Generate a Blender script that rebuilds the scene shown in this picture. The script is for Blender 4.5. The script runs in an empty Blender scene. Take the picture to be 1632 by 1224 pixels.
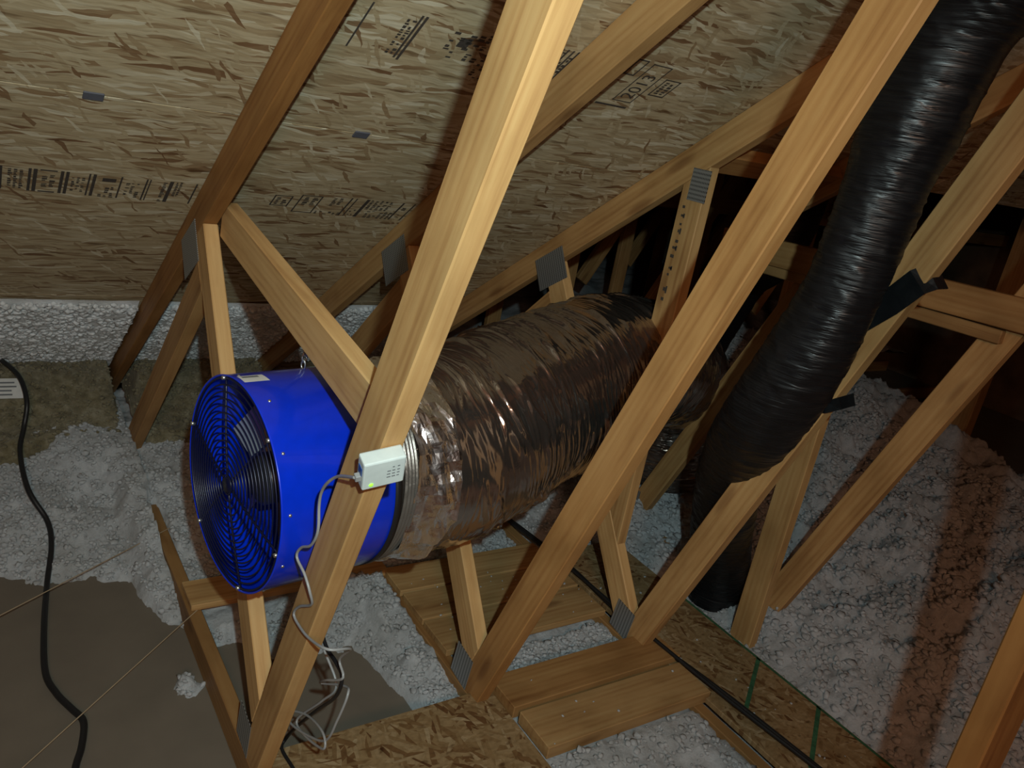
import bpy, bmesh, math, random
import numpy as np
from mathutils import Vector, Matrix
R = math.radians
random.seed(7)
rng = np.random.default_rng(11)
scn = bpy.context.scene
C = scn.collection

# ------------------------------------------------------------------ camera
# world: +X along the ridge, +Y towards the eave, +Z up; drywall upper face is z = 0
cam_d = bpy.data.cameras.new('camera'); cam = bpy.data.objects.new('camera', cam_d); C.objects.link(cam)
right = Vector((0.82774, -0.53343, 0.17406)); down = Vector((-0.03733, -0.36187, -0.93148)); fwd = Vector((0.55987, 0.76453, -0.31945))
CAM = Vector((0, 0, 1.64))
m = Matrix((right, -down, -fwd)).transposed().to_4x4(); m.translation = CAM
cam.matrix_world = m
cam_d.sensor_fit = 'HORIZONTAL'; cam_d.sensor_width = 36.0; cam_d.lens = 36.0 * 1293.0 / 1632.0
cam_d.clip_start = 0.02; cam_d.clip_end = 60
scn.camera = cam

# ------------------------------------------------------------------ world and lights
w = bpy.data.worlds.new('attic_dark'); scn.world = w; w.use_nodes = True
bg = w.node_tree.nodes['Background']; bg.inputs[0].default_value = (1.0, 0.72, 0.5, 1); bg.inputs[1].default_value = 0.004

def aim(o, target):
    d = Vector(target) - o.location
    o.rotation_euler = d.to_track_quat('-Z', 'Y').to_euler()
def spot(name, loc, target, energy, color, ang, blend, rad):
    l = bpy.data.lights.new(name, 'SPOT'); l.energy = energy; l.color = color; l.spot_size = R(ang); l.spot_blend = blend; l.shadow_soft_size = rad
    o = bpy.data.objects.new(name, l); C.objects.link(o); o.location = loc; aim(o, target); return o
def bulb(name, loc, energy, color, rad):
    l = bpy.data.lights.new(name, 'POINT'); l.energy = energy; l.color = color; l.shadow_soft_size = rad
    o = bpy.data.objects.new(name, l); C.objects.link(o); o.location = loc; return o
# the photographer's headlamp, just above and behind the lens, and the attic's own warm bulb farther back
spot('headlamp', (0.0, -0.19, 1.885), (0.74, 1.58, 1.12), 116, (0.73, 0.96, 0.96), 106, 1.0, 0.014)
bulb('attic_bulb', (-0.5, -1.6, 2.45), 80, (1.0, 0.52, 0.31), 0.25)
vs = scn.view_settings
vs.view_transform = 'Standard'; vs.look = 'None'; vs.exposure = 0.0; vs.gamma = 1.0; vs.use_curve_mapping = False

# ------------------------------------------------------------------ node helpers / materials
def new_mat(name):
    mt = bpy.data.materials.new(name); mt.use_nodes = True
    nt = mt.node_tree
    return mt, nt, nt.nodes['Principled BSDF']
def nd(nt, typ, **kw):
    n = nt.nodes.new(typ)
    for k, v in kw.items():
        if k in ('operation', 'blend_type', 'data_type', 'feature', 'distance', 'wave_type', 'bands_direction', 'noise_dimensions', 'voronoi_dimensions', 'vector_type', 'clamp', 'interpolation_type'):
            setattr(n, k, v)
        else:
            n.inputs[k].default_value = v
    return n
def lk(nt, a, b): nt.links.new(a, b)
def ramp(nt, fac, stops, interp='LINEAR'):
    r = nt.nodes.new('ShaderNodeValToRGB'); r.color_ramp.interpolation = interp
    els = r.color_ramp.elements
    while len(els) > 1: els.remove(els[-1])
    els[0].position = stops[0][0]; els[0].color = (*stops[0][1], 1)
    for p, c in stops[1:]:
        e = els.new(p); e.color = (*c, 1)
    lk(nt, fac, r.inputs[0]); return r.outputs[0]
def mixc(nt, fac, a, b, bt='MIX'):
    n = nt.nodes.new('ShaderNodeMix'); n.data_type = 'RGBA'; n.blend_type = bt
    for s, v in ((n.inputs[0], fac), (n.inputs[6], a), (n.inputs[7], b)):
        if isinstance(v, (int, float)): s.default_value = v
        elif isinstance(v, tuple): s.default_value = (*v, 1) if len(v) == 3 else v
        else: lk(nt, v, s)
    return n.outputs[2]
def math_n(nt, op, a, b=None):
    n = nt.nodes.new('ShaderNodeMath'); n.operation = op
    for s, v in ((n.inputs[0], a), (n.inputs[1], b)):
        if v is None: continue
        if isinstance(v, (int, float)): s.default_value = v
        else: lk(nt, v, s)
    return n.outputs[0]
def coords(nt, scale=(1, 1, 1), rot=(0, 0, 0), rand=0.0):
    tc = nt.nodes.new('ShaderNodeTexCoord'); v = tc.outputs['Object']
    if rand:
        oi = nt.nodes.new('ShaderNodeObjectInfo')
        mu = nt.nodes.new('ShaderNodeVectorMath'); mu.operation = 'SCALE'; mu.inputs[0].default_value = (13.1, 7.7, 5.3)
        sc = math_n(nt, 'MULTIPLY', oi.outputs['Random'], rand); lk(nt, sc, mu.inputs['Scale'])
        ad = nt.nodes.new('ShaderNodeVectorMath'); ad.operation = 'ADD'; lk(nt, v, ad.inputs[0]); lk(nt, mu.outputs[0], ad.inputs[1]); v = ad.outputs[0]
    mp = nt.nodes.new('ShaderNodeMapping'); mp.inputs['Scale'].default_value = scale; mp.inputs['Rotation'].default_value = rot
    lk(nt, v, mp.inputs['Vector']); return mp.outputs[0]
def bump(nt, bs, h, strength, dist=0.01):
    b = nt.nodes.new('ShaderNodeBump'); b.inputs['Strength'].default_value = strength; b.inputs['Distance'].default_value = dist
    lk(nt, h, b.inputs['Height']); lk(nt, b.outputs[0], bs.inputs['Normal'])

def mat_wood():
    mt, nt, bs = new_mat('lumber')
    v = coords(nt, (0.8, 16, 16), rand=9.0)
    n1 = nd(nt, 'ShaderNodeTexNoise', Scale=2.6, Detail=5.0, Roughness=0.62, Distortion=0.4); lk(nt, v, n1.inputs['Vector'])
    wv = nd(nt, 'ShaderNodeTexWave', wave_type='BANDS', bands_direction='Y', Scale=1.1, Distortion=5.0, Detail=2.0); wv.inputs['Detail Scale'].default_value = 0.7
    lk(nt, v, wv.inputs['Vector'])
    fac = mixc(nt, 0.10, n1.outputs['Fac'], wv.outputs['Fac'])
    col = ramp(nt, fac, [(0.22, (0.31, 0.148, 0.052)), (0.45, (0.48, 0.275, 0.108)), (0.72, (0.57, 0.36, 0.155))])
    # knots
    v2 = coords(nt, (2.3, 9, 9), rand=5.0)
    vo = nd(nt, 'ShaderNodeTexVoronoi', feature='F1', Scale=1.0); lk(nt, v2, vo.inputs['Vector'])
    kn = ramp(nt, vo.outputs['Distance'], [(0.0, (1, 1, 1)), (0.10, (0.75, 0.75, 0.75)), (0.17, (0, 0, 0))])
    col = mixc(nt, math_n(nt, 'MULTIPLY', kn, 0.7), col, (0.20, 0.085, 0.03))
    # smudges of dirt
    v3 = coords(nt, (3, 6, 6), rand=3.0)
    n3 = nd(nt, 'ShaderNodeTexNoise', Scale=1.5, Detail=5.0); lk(nt, v3, n3.inputs['Vector'])
    dm = ramp(nt, n3.outputs['Fac'], [(0.30, (0.75, 0.72, 0.68)), (0.55, (1, 1, 1))])
    col = mixc(nt, 1.0, col, dm, 'MULTIPLY')
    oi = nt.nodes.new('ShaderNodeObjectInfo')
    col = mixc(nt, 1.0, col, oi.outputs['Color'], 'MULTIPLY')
    lk(nt, col, bs.inputs['Base Color']); bs.inputs['Roughness'].default_value = 0.62
    bs.inputs['Specular IOR Level'].default_value = 0.3
    bump(nt, bs, fac, 0.12, 0.003)
    return mt

def mat_osb(name='osb', stretch=True, tone=(1, 1, 1)):
    mt, nt, bs = new_mat(name)
    base = coords(nt, (1, 1, 1))
    dn = nd(nt, 'ShaderNodeTexNoise', Scale=9.0, Detail=3.0); lk(nt, base, dn.inputs['Vector'])
    sub = nt.nodes.new('ShaderNodeVectorMath'); sub.operation = 'SUBTRACT'; lk(nt, dn.outputs['Color'], sub.inputs[0]); sub.inputs[1].default_value = (0.5, 0.5, 0.5)
    sc = nt.nodes.new('ShaderNodeVectorMath'); sc.operation = 'SCALE'; sc.inputs['Scale'].default_value = 0.042 if stretch else 0.016; lk(nt, sub.outputs[0], sc.inputs[0])
    ad = nt.nodes.new('ShaderNodeVectorMath'); ad.operation = 'ADD'; lk(nt, base, ad.inputs[0]); lk(nt, sc.outputs[0], ad.inputs[1])
    a, b = (10.5, 68) if stretch else (13, 70)
    angs = (0, 4, -5, 9, -12, 58) if stretch else (20, -35, 70, -75, 45, 5)
    pal = [(0.0, (0.20, 0.105, 0.050)), (0.08, (0.31, 0.20, 0.105)), (0.25, (0.42, 0.315, 0.185)), (0.55, (0.49, 0.385, 0.24)), (0.85, (0.54, 0.44, 0.29)), (1.0, (0.66, 0.58, 0.43))]
    col = None; hgt = None
    for i, an in enumerate(angs):
        mp = nt.nodes.new('ShaderNodeMapping'); mp.inputs['Rotation'].default_value = (0, 0, R(an)); mp.inputs['Location'].default_value = (i * 3.7, i * 1.9, 0)
        lk(nt, ad.outputs[0], mp.inputs['Vector'])
        m2 = nt.nodes.new('ShaderNodeMapping'); k = (1.0, 1.15, 0.85, 1.4, 1.2, 1.7)[i]
        m2.inputs['Scale'].default_value = (a * k, b * k, 1); lk(nt, mp.outputs[0], m2.inputs['Vector'])
        vo = nd(nt, 'ShaderNodeTexVoronoi', voronoi_dimensions='2D', feature='F1', Scale=1.0); lk(nt, m2.outputs[0], vo.inputs['Vector'])
        sp = nt.nodes.new('ShaderNodeSeparateColor'); lk(nt, vo.outputs['Color'], sp.inputs[0])
        c = ramp(nt, sp.outputs[0], pal)
        if col is None: col, hgt = c, sp.outputs[2]
        else:
            th = (0, 0.55, 0.5, 0.72, 0.78, 0.9)[i]
            msk = math_n(nt, 'GREATER_THAN', sp.outputs[1], th)
            col = mixc(nt, msk, col, c); hgt = mixc(nt, msk, hgt, sp.outputs[2])
    # fine grain within the strands
    g = nt.nodes.new('ShaderNodeMapping'); g.inputs['Scale'].default_value = (14, 160, 1) if stretch else (60, 90, 1); lk(nt, ad.outputs[0], g.inputs['Vector'])
    gn = nd(nt, 'ShaderNodeTexNoise', Scale=1.0, Detail=3.0); lk(nt, g.outputs[0], gn.inputs['Vector'])
    gr = ramp(nt, gn.outputs['Fac'], [(0.3, (0.72, 0.68, 0.62)), (0.6, (1.05, 1.03, 1.0))])
    col = mixc(nt, 0.8, col, gr, 'MULTIPLY')
    # dark splits between strands
    g2 = nt.nodes.new('ShaderNodeMapping'); g2.inputs['Scale'].default_value = (7, 48, 1) if stretch else (22, 30, 1); g2.inputs['Location'].default_value = (4, 9, 0); lk(nt, ad.outputs[0], g2.inputs['Vector'])
    g2n = nd(nt, 'ShaderNodeTexNoise', Scale=1.0, Detail=2.0); lk(nt, g2.outputs[0], g2n.inputs['Vector'])
    dk = ramp(nt, g2n.outputs['Fac'], [(0.27, (0.34, 0.24, 0.16)), (0.37, (1, 1, 1))])
    col = mixc(nt, 0.9, col, dk, 'MULTIPLY')
    col = mixc(nt, 1.0, col, tone, 'MULTIPLY')
    lk(nt, col, bs.inputs['Base Color']); bs.inputs['Roughness'].default_value = 0.6; bs.inputs['Specular IOR Level'].default_value = 0.3
    bump(nt, bs, hgt, 0.35, 0.004)
    return mt

def mat_plain(name, col, rough=0.5, metal=0.0, spec=0.5, noise=0.0, nscale=40.0, bumpv=0.0, coat=0.0):
    mt, nt, bs = new_mat(name)
    bs.inputs['Base Color'].default_value = (*col, 1); bs.inputs['Roughness'].default_value = rough; bs.inputs['Metallic'].default_value = metal; bs.inputs['Specular IOR Level'].default_value = spec
    bs.inputs['Coat Weight'].default_value = coat
    v = coords(nt)
    n = nd(nt, 'ShaderNodeTexNoise', Scale=nscale, Detail=4.0); lk(nt, v, n.inputs['Vector'])
    k = noise if noise else 0.06
    c = ramp(nt, n.outputs['Fac'], [(0.3, tuple(x * (1 - k) for x in col)), (0.7, tuple(min(1, x * (1 + k)) for x in col))])
    lk(nt, c, bs.inputs['Base Color'])
    if bumpv: bump(nt, bs, n.outputs['Fac'], bumpv, 0.004)
    return mt

def mat_fluff(name, c0, c1, c2):
    mt, nt, bs = new_mat(name)
    v = coords(nt)
    n = nd(nt, 'ShaderNodeTexNoise', Scale=26.0, Detail=6.0, Roughness=0.7); lk(nt, v, n.inputs['Vector'])
    n2 = nd(nt, 'ShaderNodeTexNoise', Scale=5.0, Detail=3.0); lk(nt, v, n2.inputs['Vector'])
    c = ramp(nt, n.outputs['Fac'], [(0.28, c0), (0.5, c1), (0.72, c2)])
    c2_ = ramp(nt, n2.outputs['Fac'], [(0.3, (0.82, 0.80, 0.77)), (0.6, (1, 1, 1))])
    c = mixc(nt, 1.0, c, c2_, 'MULTIPLY')
    lk(nt, c, bs.inputs['Base Color']); bs.inputs['Roughness'].default_value = 0.95; bs.inputs['Specular IOR Level'].default_value = 0.05
    bs.inputs['Sheen Weight'].default_value = 0.15
    n3 = nd(nt, 'ShaderNodeTexNoise', Scale=110.0, Detail=5.0, Roughness=0.75); lk(nt, v, n3.inputs['Vector'])
    h = mixc(nt, 0.5, n.outputs['Fac'], n3.outputs['Fac'])
    bump(nt, bs, h, 0.7, 0.018)
    bs.inputs['Subsurface Weight'].default_value = 0.5; bs.inputs['Subsurface Radius'].default_value = (1, 1, 1); bs.inputs['Subsurface Scale'].default_value = 0.012
    return mt

def mat_film(name, col, metal, rough, sc, bstr, spec=0.5):
    mt, nt, bs = new_mat(name)
    bs.inputs['Base Color'].default_value = (*col, 1); bs.inputs['Metallic'].default_value = metal; bs.inputs['Specular IOR Level'].default_value = spec
    v = coords(nt, sc)
    n = nd(nt, 'ShaderNodeTexNoise', Scale=1.0, Detail=3.0, Distortion=0.6); lk(nt, v, n.inputs['Vector'])
    r = ramp(nt, n.outputs['Fac'], [(0.3, (rough * 0.7,) * 3), (0.7, (rough * 1.3,) * 3)]); lk(nt, r, bs.inputs['Roughness'])
    bump(nt, bs, n.outputs['Fac'], bstr, 0.01)
    return mt

def mat_gusset():
    mt, nt, bs = new_mat('galvanised_plate')
    bs.inputs['Metallic'].default_value = 0.75; bs.inputs['Roughness'].default_value = 0.48
    v = coords(nt, (85, 170, 1))
    fx = nt.nodes.new('ShaderNodeVectorMath'); fx.operation = 'FRACTION'; lk(nt, v, fx.inputs[0])
    sx = nt.nodes.new('ShaderNodeSeparateXYZ'); lk(nt, fx.outputs[0], sx.inputs[0])
    mk = math_n(nt, 'MULTIPLY', math_n(nt, 'GREATER_THAN', sx.outputs[0], 0.55), math_n(nt, 'GREATER_THAN', sx.outputs[1], 0.45))
    c = mixc(nt, mk, (0.42, 0.43, 0.43), (0.10, 0.10, 0.10)); lk(nt, c, bs.inputs['Base Color'])
    return mt

M = {}
M['wood'] = mat_wood()
M['osb'] = mat_osb('osb_sheathing', True)
M['osb_floor'] = mat_osb('osb_decking', False, (0.58, 0.49, 0.38))
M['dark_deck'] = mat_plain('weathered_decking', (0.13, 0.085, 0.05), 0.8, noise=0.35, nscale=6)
M['felt'] = mat_plain('roofing_felt', (0.02, 0.02, 0.02), 0.9)
M['drywall'] = mat_plain('drywall_paper', (0.16, 0.132, 0.10), 0.85, noise=0.08, nscale=7)
M['fluff'] = mat_fluff('blown_insulation', (0.38, 0.39, 0.40), (0.49, 0.51, 0.53), (0.60, 0.62, 0.64))
M['packed'] = mat_fluff('packed_insulation', (0.74, 0.76, 0.78), (0.86, 0.88, 0.90), (0.93, 0.94, 0.95))
M['batt'] = mat_fluff('brown_batt', (0.10, 0.085, 0.05), (0.22, 0.19, 0.115), (0.36, 0.33, 0.24))
M['gusset'] = mat_gusset()
M['blue'] = mat_plain('blue_enamel', (0.001, 0.032, 0.66), 0.28, spec=0.5, coat=0.25)
M['guard'] = mat_plain('dark_guard_wire', (0.004, 0.006, 0.03), 0.35)
M['black'] = mat_plain('black_plastic', (0.012, 0.012, 0.013), 0.45)
M['motor'] = mat_plain('motor_grey', (0.05, 0.05, 0.055), 0.4, metal=0.5)
M['blade'] = mat_plain('fan_blade', (0.34, 0.36, 0.37), 0.4, metal=0.3)
M['steel'] = mat_plain('zinc_steel', (0.55, 0.55, 0.54), 0.35, metal=0.9)
M['white'] = mat_plain('white_plastic', (0.62, 0.68, 0.66), 0.4)
M['paper'] = mat_plain('paper_label', (0.66, 0.66, 0.64), 0.7)
M['ink'] = mat_plain('black_ink', (0.055, 0.042, 0.034), 0.7, noise=0.3, nscale=200)
M['ink_grey'] = mat_plain('grey_print', (0.16, 0.17, 0.18), 0.7)
M['chalk'] = mat_plain('seam_grey', (0.10, 0.10, 0.12), 0.7)
M['green'] = mat_plain('green_paint', (0.03, 0.11, 0.05), 0.7, noise=0.4, nscale=60)
M['socket'] = mat_plain('blue_socket', (0.01, 0.07, 0.30), 0.4)
M['cord'] = mat_plain('silver_cord', (0.30, 0.30, 0.30), 0.35)
M['twine'] = mat_plain('tan_twine', (0.36, 0.27, 0.17), 0.8)
M['silver'] = mat_film('metallised_jacket', (0.40, 0.34, 0.30), 0.94, 0.15, (22, 22, 22), 0.10)
M['foil'] = mat_film('aluminium_foil', (0.90, 0.90, 0.92), 1.0, 0.30, (40, 40, 40), 0.35)
M['liner'] = mat_film('clear_liner', (0.20, 0.18, 0.16), 0.6, 0.35, (30, 30, 30), 0.2)
M['blackfilm'] = mat_film('black_film', (0.006, 0.006, 0.007), 0.0, 0.44, (9, 9, 95), 0.5, 0.45)
M['tape'] = mat_film('black_tape', (0.006, 0.007, 0.008), 0.0, 0.35, (20, 20, 20), 0.2, 0.4)
led, nt, bs = new_mat('green_led'); bs.inputs['Base Color'].default_value = (0.3, 0.8, 0.05, 1); bs.inputs['Emission Color'].default_value = (0.35, 1.0, 0.05, 1); bs.inputs['Emission Strength'].default_value = 0.9
M['led'] = led

# ------------------------------------------------------------------ mesh helpers
def mesh_obj(name, verts, faces, mat, parent=None, smooth=False, mw=None):
    me = bpy.data.meshes.new(name); me.from_pydata([tuple(v) for v in verts], [], faces); me.update()
    return link(name, me, mat, parent, smooth, mw)
def link(name, me, mat, parent=None, smooth=False, mw=None):
    if mat and not me.materials: me.materials.append(M[mat])
    if smooth: me.polygons.foreach_set('use_smooth', [True] * len(me.polygons))
    o = bpy.data.objects.new(name, me); C.objects.link(o)
    put(o, parent, mw); return o
WM = {}
def put(o, parent, mw=None):
    mw = mw if mw is not None else Matrix.Identity(4)
    WM[o.name] = mw
    if parent:
        o.parent = parent; o.matrix_basis = WM[parent.name].inverted() @ mw
    else: o.matrix_basis = mw
def empty(name, loc, rz=0.0):
    o = bpy.data.objects.new(name, None); C.objects.link(o); o.empty_display_size = 0.1
    mw = Matrix.Translation(loc) @ Matrix.Rotation(rz, 4, 'Z'); o.matrix_basis = mw; WM[o.name] = mw; return o
def tag(o, label, cat, group=None):
    o['label'] = label; o['category'] = cat
    if group: o['group'] = group
    return o
def struct(o, label, cat=None):
    o['kind'] = 'structure'; o['label'] = label
    return o
def bm_mesh(name, bm):
    me = bpy.data.meshes.new(name); bm.normal_update(); bm.to_mesh(me); bm.free(); return me
def bev(bm, w, seg=1):
    if w: bmesh.ops.bevel(bm, geom=list(bm.edges), offset=w, segments=seg, affect='EDGES', profile=0.5)
def box_bm(x0, x1, y0, y1, z0, z1, b=0.0, seg=1, bm=None):
    own = bmesh.new()
    vs_ = [own.verts.new(p) for p in ((x0, y0, z0), (x1, y0, z0), (x1, y1, z0), (x0, y1, z0), (x0, y0, z1), (x1, y0, z1), (x1, y1, z1), (x0, y1, z1))]
    for f in ((0, 3, 2, 1), (4, 5, 6, 7), (0, 1, 5, 4), (1, 2, 6, 5), (2, 3, 7, 6), (3, 0, 4, 7)): own.faces.new([vs_[i] for i in f])
    bev(own, b, seg)
    if bm is None: return own
    tmp = bpy.data.meshes.new('t'); own.to_mesh(tmp); own.free(); bm.from_mesh(tmp); bpy.data.meshes.remove(tmp); return bm
def tint(o, c): o.color = (*c, 1); return o
def wood_tint(red=0.0, val=1.0):
    return (val * (1 + 0.05 * red), val * (1 - 0.20 * red), val * (1 - 0.45 * red))
def rnd_tint():
    return wood_tint(random.uniform(-0.1, 0.35), random.uniform(0.86, 1.05))
def basis(o, ex, ey):
    ex = Vector(ex).normalized(); ey = Vector(ey); ey = (ey - ex * ey.dot(ex)).normalized(); ez = ex.cross(ey)
    mm = Matrix((ex, ey, ez)).transposed().to_4x4(); mm.translation = Vector(o); return mm
def board(name, a, b, wdir, wid, thk, parent=None, tn=None, mat='wood', bevel=0.0025):
    """a plank: a and b are the middle of its end faces, wdir the direction of its wide side"""
    a, b = Vector(a), Vector(b); L = (b - a).length
    me = bm_mesh(name, box_bm(-L / 2, L / 2, -wid / 2, wid / 2, -thk / 2, thk / 2, bevel))
    o = link(name, me, mat, parent, mw=basis((a + b) / 2, b - a, wdir)); tint(o, tn or rnd_tint()); return o
def clip(poly, n, d):      # keep n.p <= d
    out = []
    for i, p in enumerate(poly):
        q = poly[(i + 1) % len(poly)]
        sp, sq = n[0] * p[0] + n[1] * p[1] - d, n[0] * q[0] + n[1] * q[1] - d
        if sp <= 0: out.append(p)
        if (sp < 0 < sq) or (sq < 0 < sp):
            t = sp / (sp - sq); out.append((p[0] + t * (q[0] - p[0]), p[1] + t * (q[1] - p[1])))
    return out
def member(name, x0, p, q, side, parent, clips=(), thick=0.038, wid=0.089, ext=0.25, tn=None):
    """truss member in the plane x = x0..x0+thick; its eave edge runs p -> q (y, z); side = +1/-1 picks where the width goes; clips are half planes (n, d)"""
    d = Vector((q[0] - p[0], q[1] - p[1])); L = d.length; d /= L; nrm = Vector((-d.y, d.x)) * side
    c = [Vector(p) - d * ext, Vector(q) + d * ext]
    poly = [tuple(c[0]), tuple(c[1]), tuple(c[1] + nrm * wid), tuple(c[0] + nrm * wid)]
    for n, dd in clips: poly = clip(poly, n, dd)
    mid = (Vector(p) + Vector(q)) / 2 + nrm * wid / 2
    loc = [((Vector(v) - mid).dot(d), (Vector(v) - mid).dot(nrm)) for v in poly]
    bm = bmesh.new(); k = len(loc)
    va = [bm.verts.new((s, t, -thick / 2)) for s, t in loc]; vb = [bm.verts.new((s, t, thick / 2)) for s, t in loc]
    bm.faces.new(va); bm.faces.new(list(reversed(vb)))
    for i in range(k): bm.faces.new((va[i], vb[i], vb[(i + 1) % k], va[(i + 1) % k]))
    bmesh.ops.recalc_face_normals(bm, faces=bm.faces)
    bev(bm, 0.0025)
    me = bm_mesh(name, bm)
    ez = Vector((0, d.x, d.y)).cross(Vector((0, nrm.x, nrm.y)))
    mw = Matrix((Vector((0, d.x, d.y)), Vector((0, nrm.x, nrm.y)), ez)).transposed().to_4x4(); mw.translation = Vector((x0 + thick / 2, mid.x, mid.y))
    o = link(name, me, 'wood', parent, mw=mw); tint(o, tn or rnd_tint()); return o
def plate(x, y, z, ang, w_, h_, parent):
    me = bm_mesh('gusset_plate', box_bm(-w_ / 2, w_ / 2, -h_ / 2, h_ / 2, -0.0008, 0.0008))
    d = Vector((0, math.cos(ang), math.sin(ang))); n = Vector((0, -math.sin(ang), math.cos(ang)))
    return link('gusset_plate', me, 'gusset', parent, mw=basis((x - 0.0012, y, z), d, n))
def catmull(pts, n):
    P = [Vector(p) for p in pts]; P = [P[0] * 2 - P[1]] + P + [P[-1] * 2 - P[-2]]; out = []
    seg = len(P) - 3
    for i in range(seg):
        for k in range(n):
            t = k / n; a, b, c, d = P[i:i + 4]
            out.append(0.5 * ((2 * b) + (c - a) * t + (2 * a - 5 * b + 4 * c - d) * t * t + (3 * b - a - 3 * c + d) * t ** 3))
    out.append(P[-2].copy()); return out
def resample(pts, step):
    cum = [0.0]
    for a, b in zip(pts, pts[1:]): cum.append(cum[-1] + (b - a).length)
    n = max(2, int(cum[-1] / step)); out = []; j = 0
    for i in range(n + 1):
        s = cum[-1] * i / n
        while j < len(pts) - 2 and cum[j + 1] < s: j += 1
        t = (s - cum[j]) / max(1e-9, cum[j + 1] - cum[j]); out.append(pts[j].lerp(pts[j + 1], min(1, max(0, t))))
    return out, cum[-1]
def tube_data(path, rad, seg, disp=None, cap=True):
    """path: list of Vector; rad: number or f(s); disp(S, TH) -> radial offset arrays"""
    n = len(path); T = [(path[min(i + 1, n - 1)] - path[max(i - 1, 0)]).normalized() for i in range(n)]
    up = Vector((0, 0, 1)) if abs(T[0].z) < 0.9 else Vector((0, 1, 0))
    N = [(up - T[0] * up.dot(T[0])).normalized()]
    for i in range(1, n):
        v = N[-1] - T[i] * N[-1].dot(T[i]); N.append(v.normalized())
    s = [0.0]
    for a, b in zip(path, path[1:]): s.append(s[-1] + (b - a).length)
    S = np.array(s); TH = np.linspace(0, 2 * np.pi, seg, endpoint=False)
    Rd = np.array([rad(v) if callable(rad) else rad for v in s])[:, None] * np.ones((1, seg))
    if disp is not None: Rd = Rd + disp(S[:, None], TH[None, :])
    Pn = np.array([list(p) for p in path]); Nn = np.array([list(v) for v in N]); Bn = np.array([list(T[i].cross(N[i])) for i in range(n)])
    V = Pn[:, None, :] + Rd[:, :, None] * (np.cos(TH)[None, :, None] * Nn[:, None, :] + np.sin(TH)[None, :, None] * Bn[:, None, :])
    V = V.reshape(-1, 3); F = []
    for i in range(n - 1):
        for k in range(seg):
            k2 = (k + 1) % seg; F.append((i * seg + k, i * seg + k2, (i + 1) * seg + k2, (i + 1) * seg + k))
    if cap:
        F.append(tuple(range(seg - 1, -1, -1))); F.append(tuple((n - 1) * seg + k for k in range(seg)))
    return V, F
def tube(name, pts, rad, seg, mat, parent=None, step=0.01, disp=None, cap=True, smooth=True, dense=10):
    p, L = resample(catmull(pts, dense), step)
    V, F = tube_data(p, rad, seg, disp, cap)
    return mesh_obj(name, V, F, mat, parent, smooth)
# value noise
_tab = rng.random((64, 64, 64)).astype(np.float32)
def vnoise(x, y, z=0.0):
    x, y, z = np.broadcast_arrays(np.asarray(x, float), np.asarray(y, float), np.asarray(z, float))
    xi, yi, zi = np.floor(x).astype(int), np.floor(y).astype(int), np.floor(z).astype(int)
    fx, fy, fz = x - xi, y - yi, z - zi
    fx, fy, fz = (f * f * (3 - 2 * f) for f in (fx, fy, fz))
    g = lambda a, b, c: _tab[(xi + a) % 64, (yi + b) % 64, (zi + c) % 64]
    l = lambda a, b, t: a + (b - a) * t
    return l(l(l(g(0, 0, 0), g(1, 0, 0), fx), l(g(0, 1, 0), g(1, 1, 0), fx), fy), l(l(g(0, 0, 1), g(1, 0, 1), fx), l(g(0, 1, 1), g(1, 1, 1), fx), fy), fz)
def fbm(x, y, z=0.0, o=4, g=0.5):
    t = 0; a = 1; s = 0
    for i in range(o):
        t = t + a * (vnoise(x * 2 ** i + 7.3 * i, y * 2 ** i + 3.1 * i, np.asarray(z) * 2 ** i) - 0.5); s += a; a *= g
    return t / s * 2
def sstep(a, b, x):
    t = np.clip((x - a) / (b - a), 0, 1); return t * t * (3 - 2 * t)
# roof geometry: top of the rafters
TAN = 0.70; PITCH = math.atan(TAN); COS, SIN = math.cos(PITCH), math.sin(PITCH)
zt = lambda y: 2.841 - TAN * y
RIDGE_Y = -1.3
RAFT_N = ((SIN, COS), 2.841 * COS)                 # p on or under the rafter top line
UNDER = ((SIN, COS), 2.841 * COS - 0.0895)         # under the rafter's lower edge
TX = [0.522 + 0.61 * k for k in range(4)]

# ------------------------------------------------------------------ setting: floor, roof, far walls
def slab(name, x0, x1, y0, y1, z0, z1, mat):
    return link(name, bm_mesh(name, box_bm(x0, x1, y0, y1, z0, z1)), mat)
struct(slab('floor', -1.5, 7.2, -5.2, 7.2, -0.013, 0.0, 'drywall'), 'greyish tan back of the drywall between the bottom chords')

# roof sheathing: local frame of a roof board: x along the ridge, y up the slope, z = normal pointing into the attic
def roof_frame(y):     # origin on the sheathing underside at x = 0
    o = Vector((0, y, zt(y) + 0.0005)); ex = Vector((1, 0, 0)); ey = Vector((0, -COS, SIN)); ez = ex.cross(ey)
    mm = Matrix((ex, ey, ez)).transposed().to_4x4(); mm.translation = o; return mm
felt = mesh_obj('ceiling', [(-1.5, 4.05, zt(4.05) + 0.016), (1.78, 4.05, zt(4.05) + 0.016), (1.78, 1.76, zt(1.76) + 0.016), (7.2, 1.76, zt(1.76) + 0.016), (7.2, RIDGE_Y, zt(RIDGE_Y) + 0.016), (-1.5, RIDGE_Y, zt(RIDGE_Y) + 0.016)], [(0, 1, 2, 3, 4, 5)], 'felt')
struct(felt, 'sloping roof deck of strand board over the trusses')
def roof_panel(x0, x1, ylow, yhigh):
    s = (ylow - yhigh) / COS; g = 0.0022
    me = bm_mesh('osb_panel', box_bm(x0 + g, x1 - g, g, s - g, -0.0115, 0.0, 0.0))
    return link('osb_panel', me, 'osb', felt, mw=roof_frame(ylow))
rows = [(1.895, 2.894, 1.151), (0.896, 1.895, 0.541), (-0.103, 0.896, 1.151), (RIDGE_Y, -0.103, 0.541)]
panel_at = {}
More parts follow.
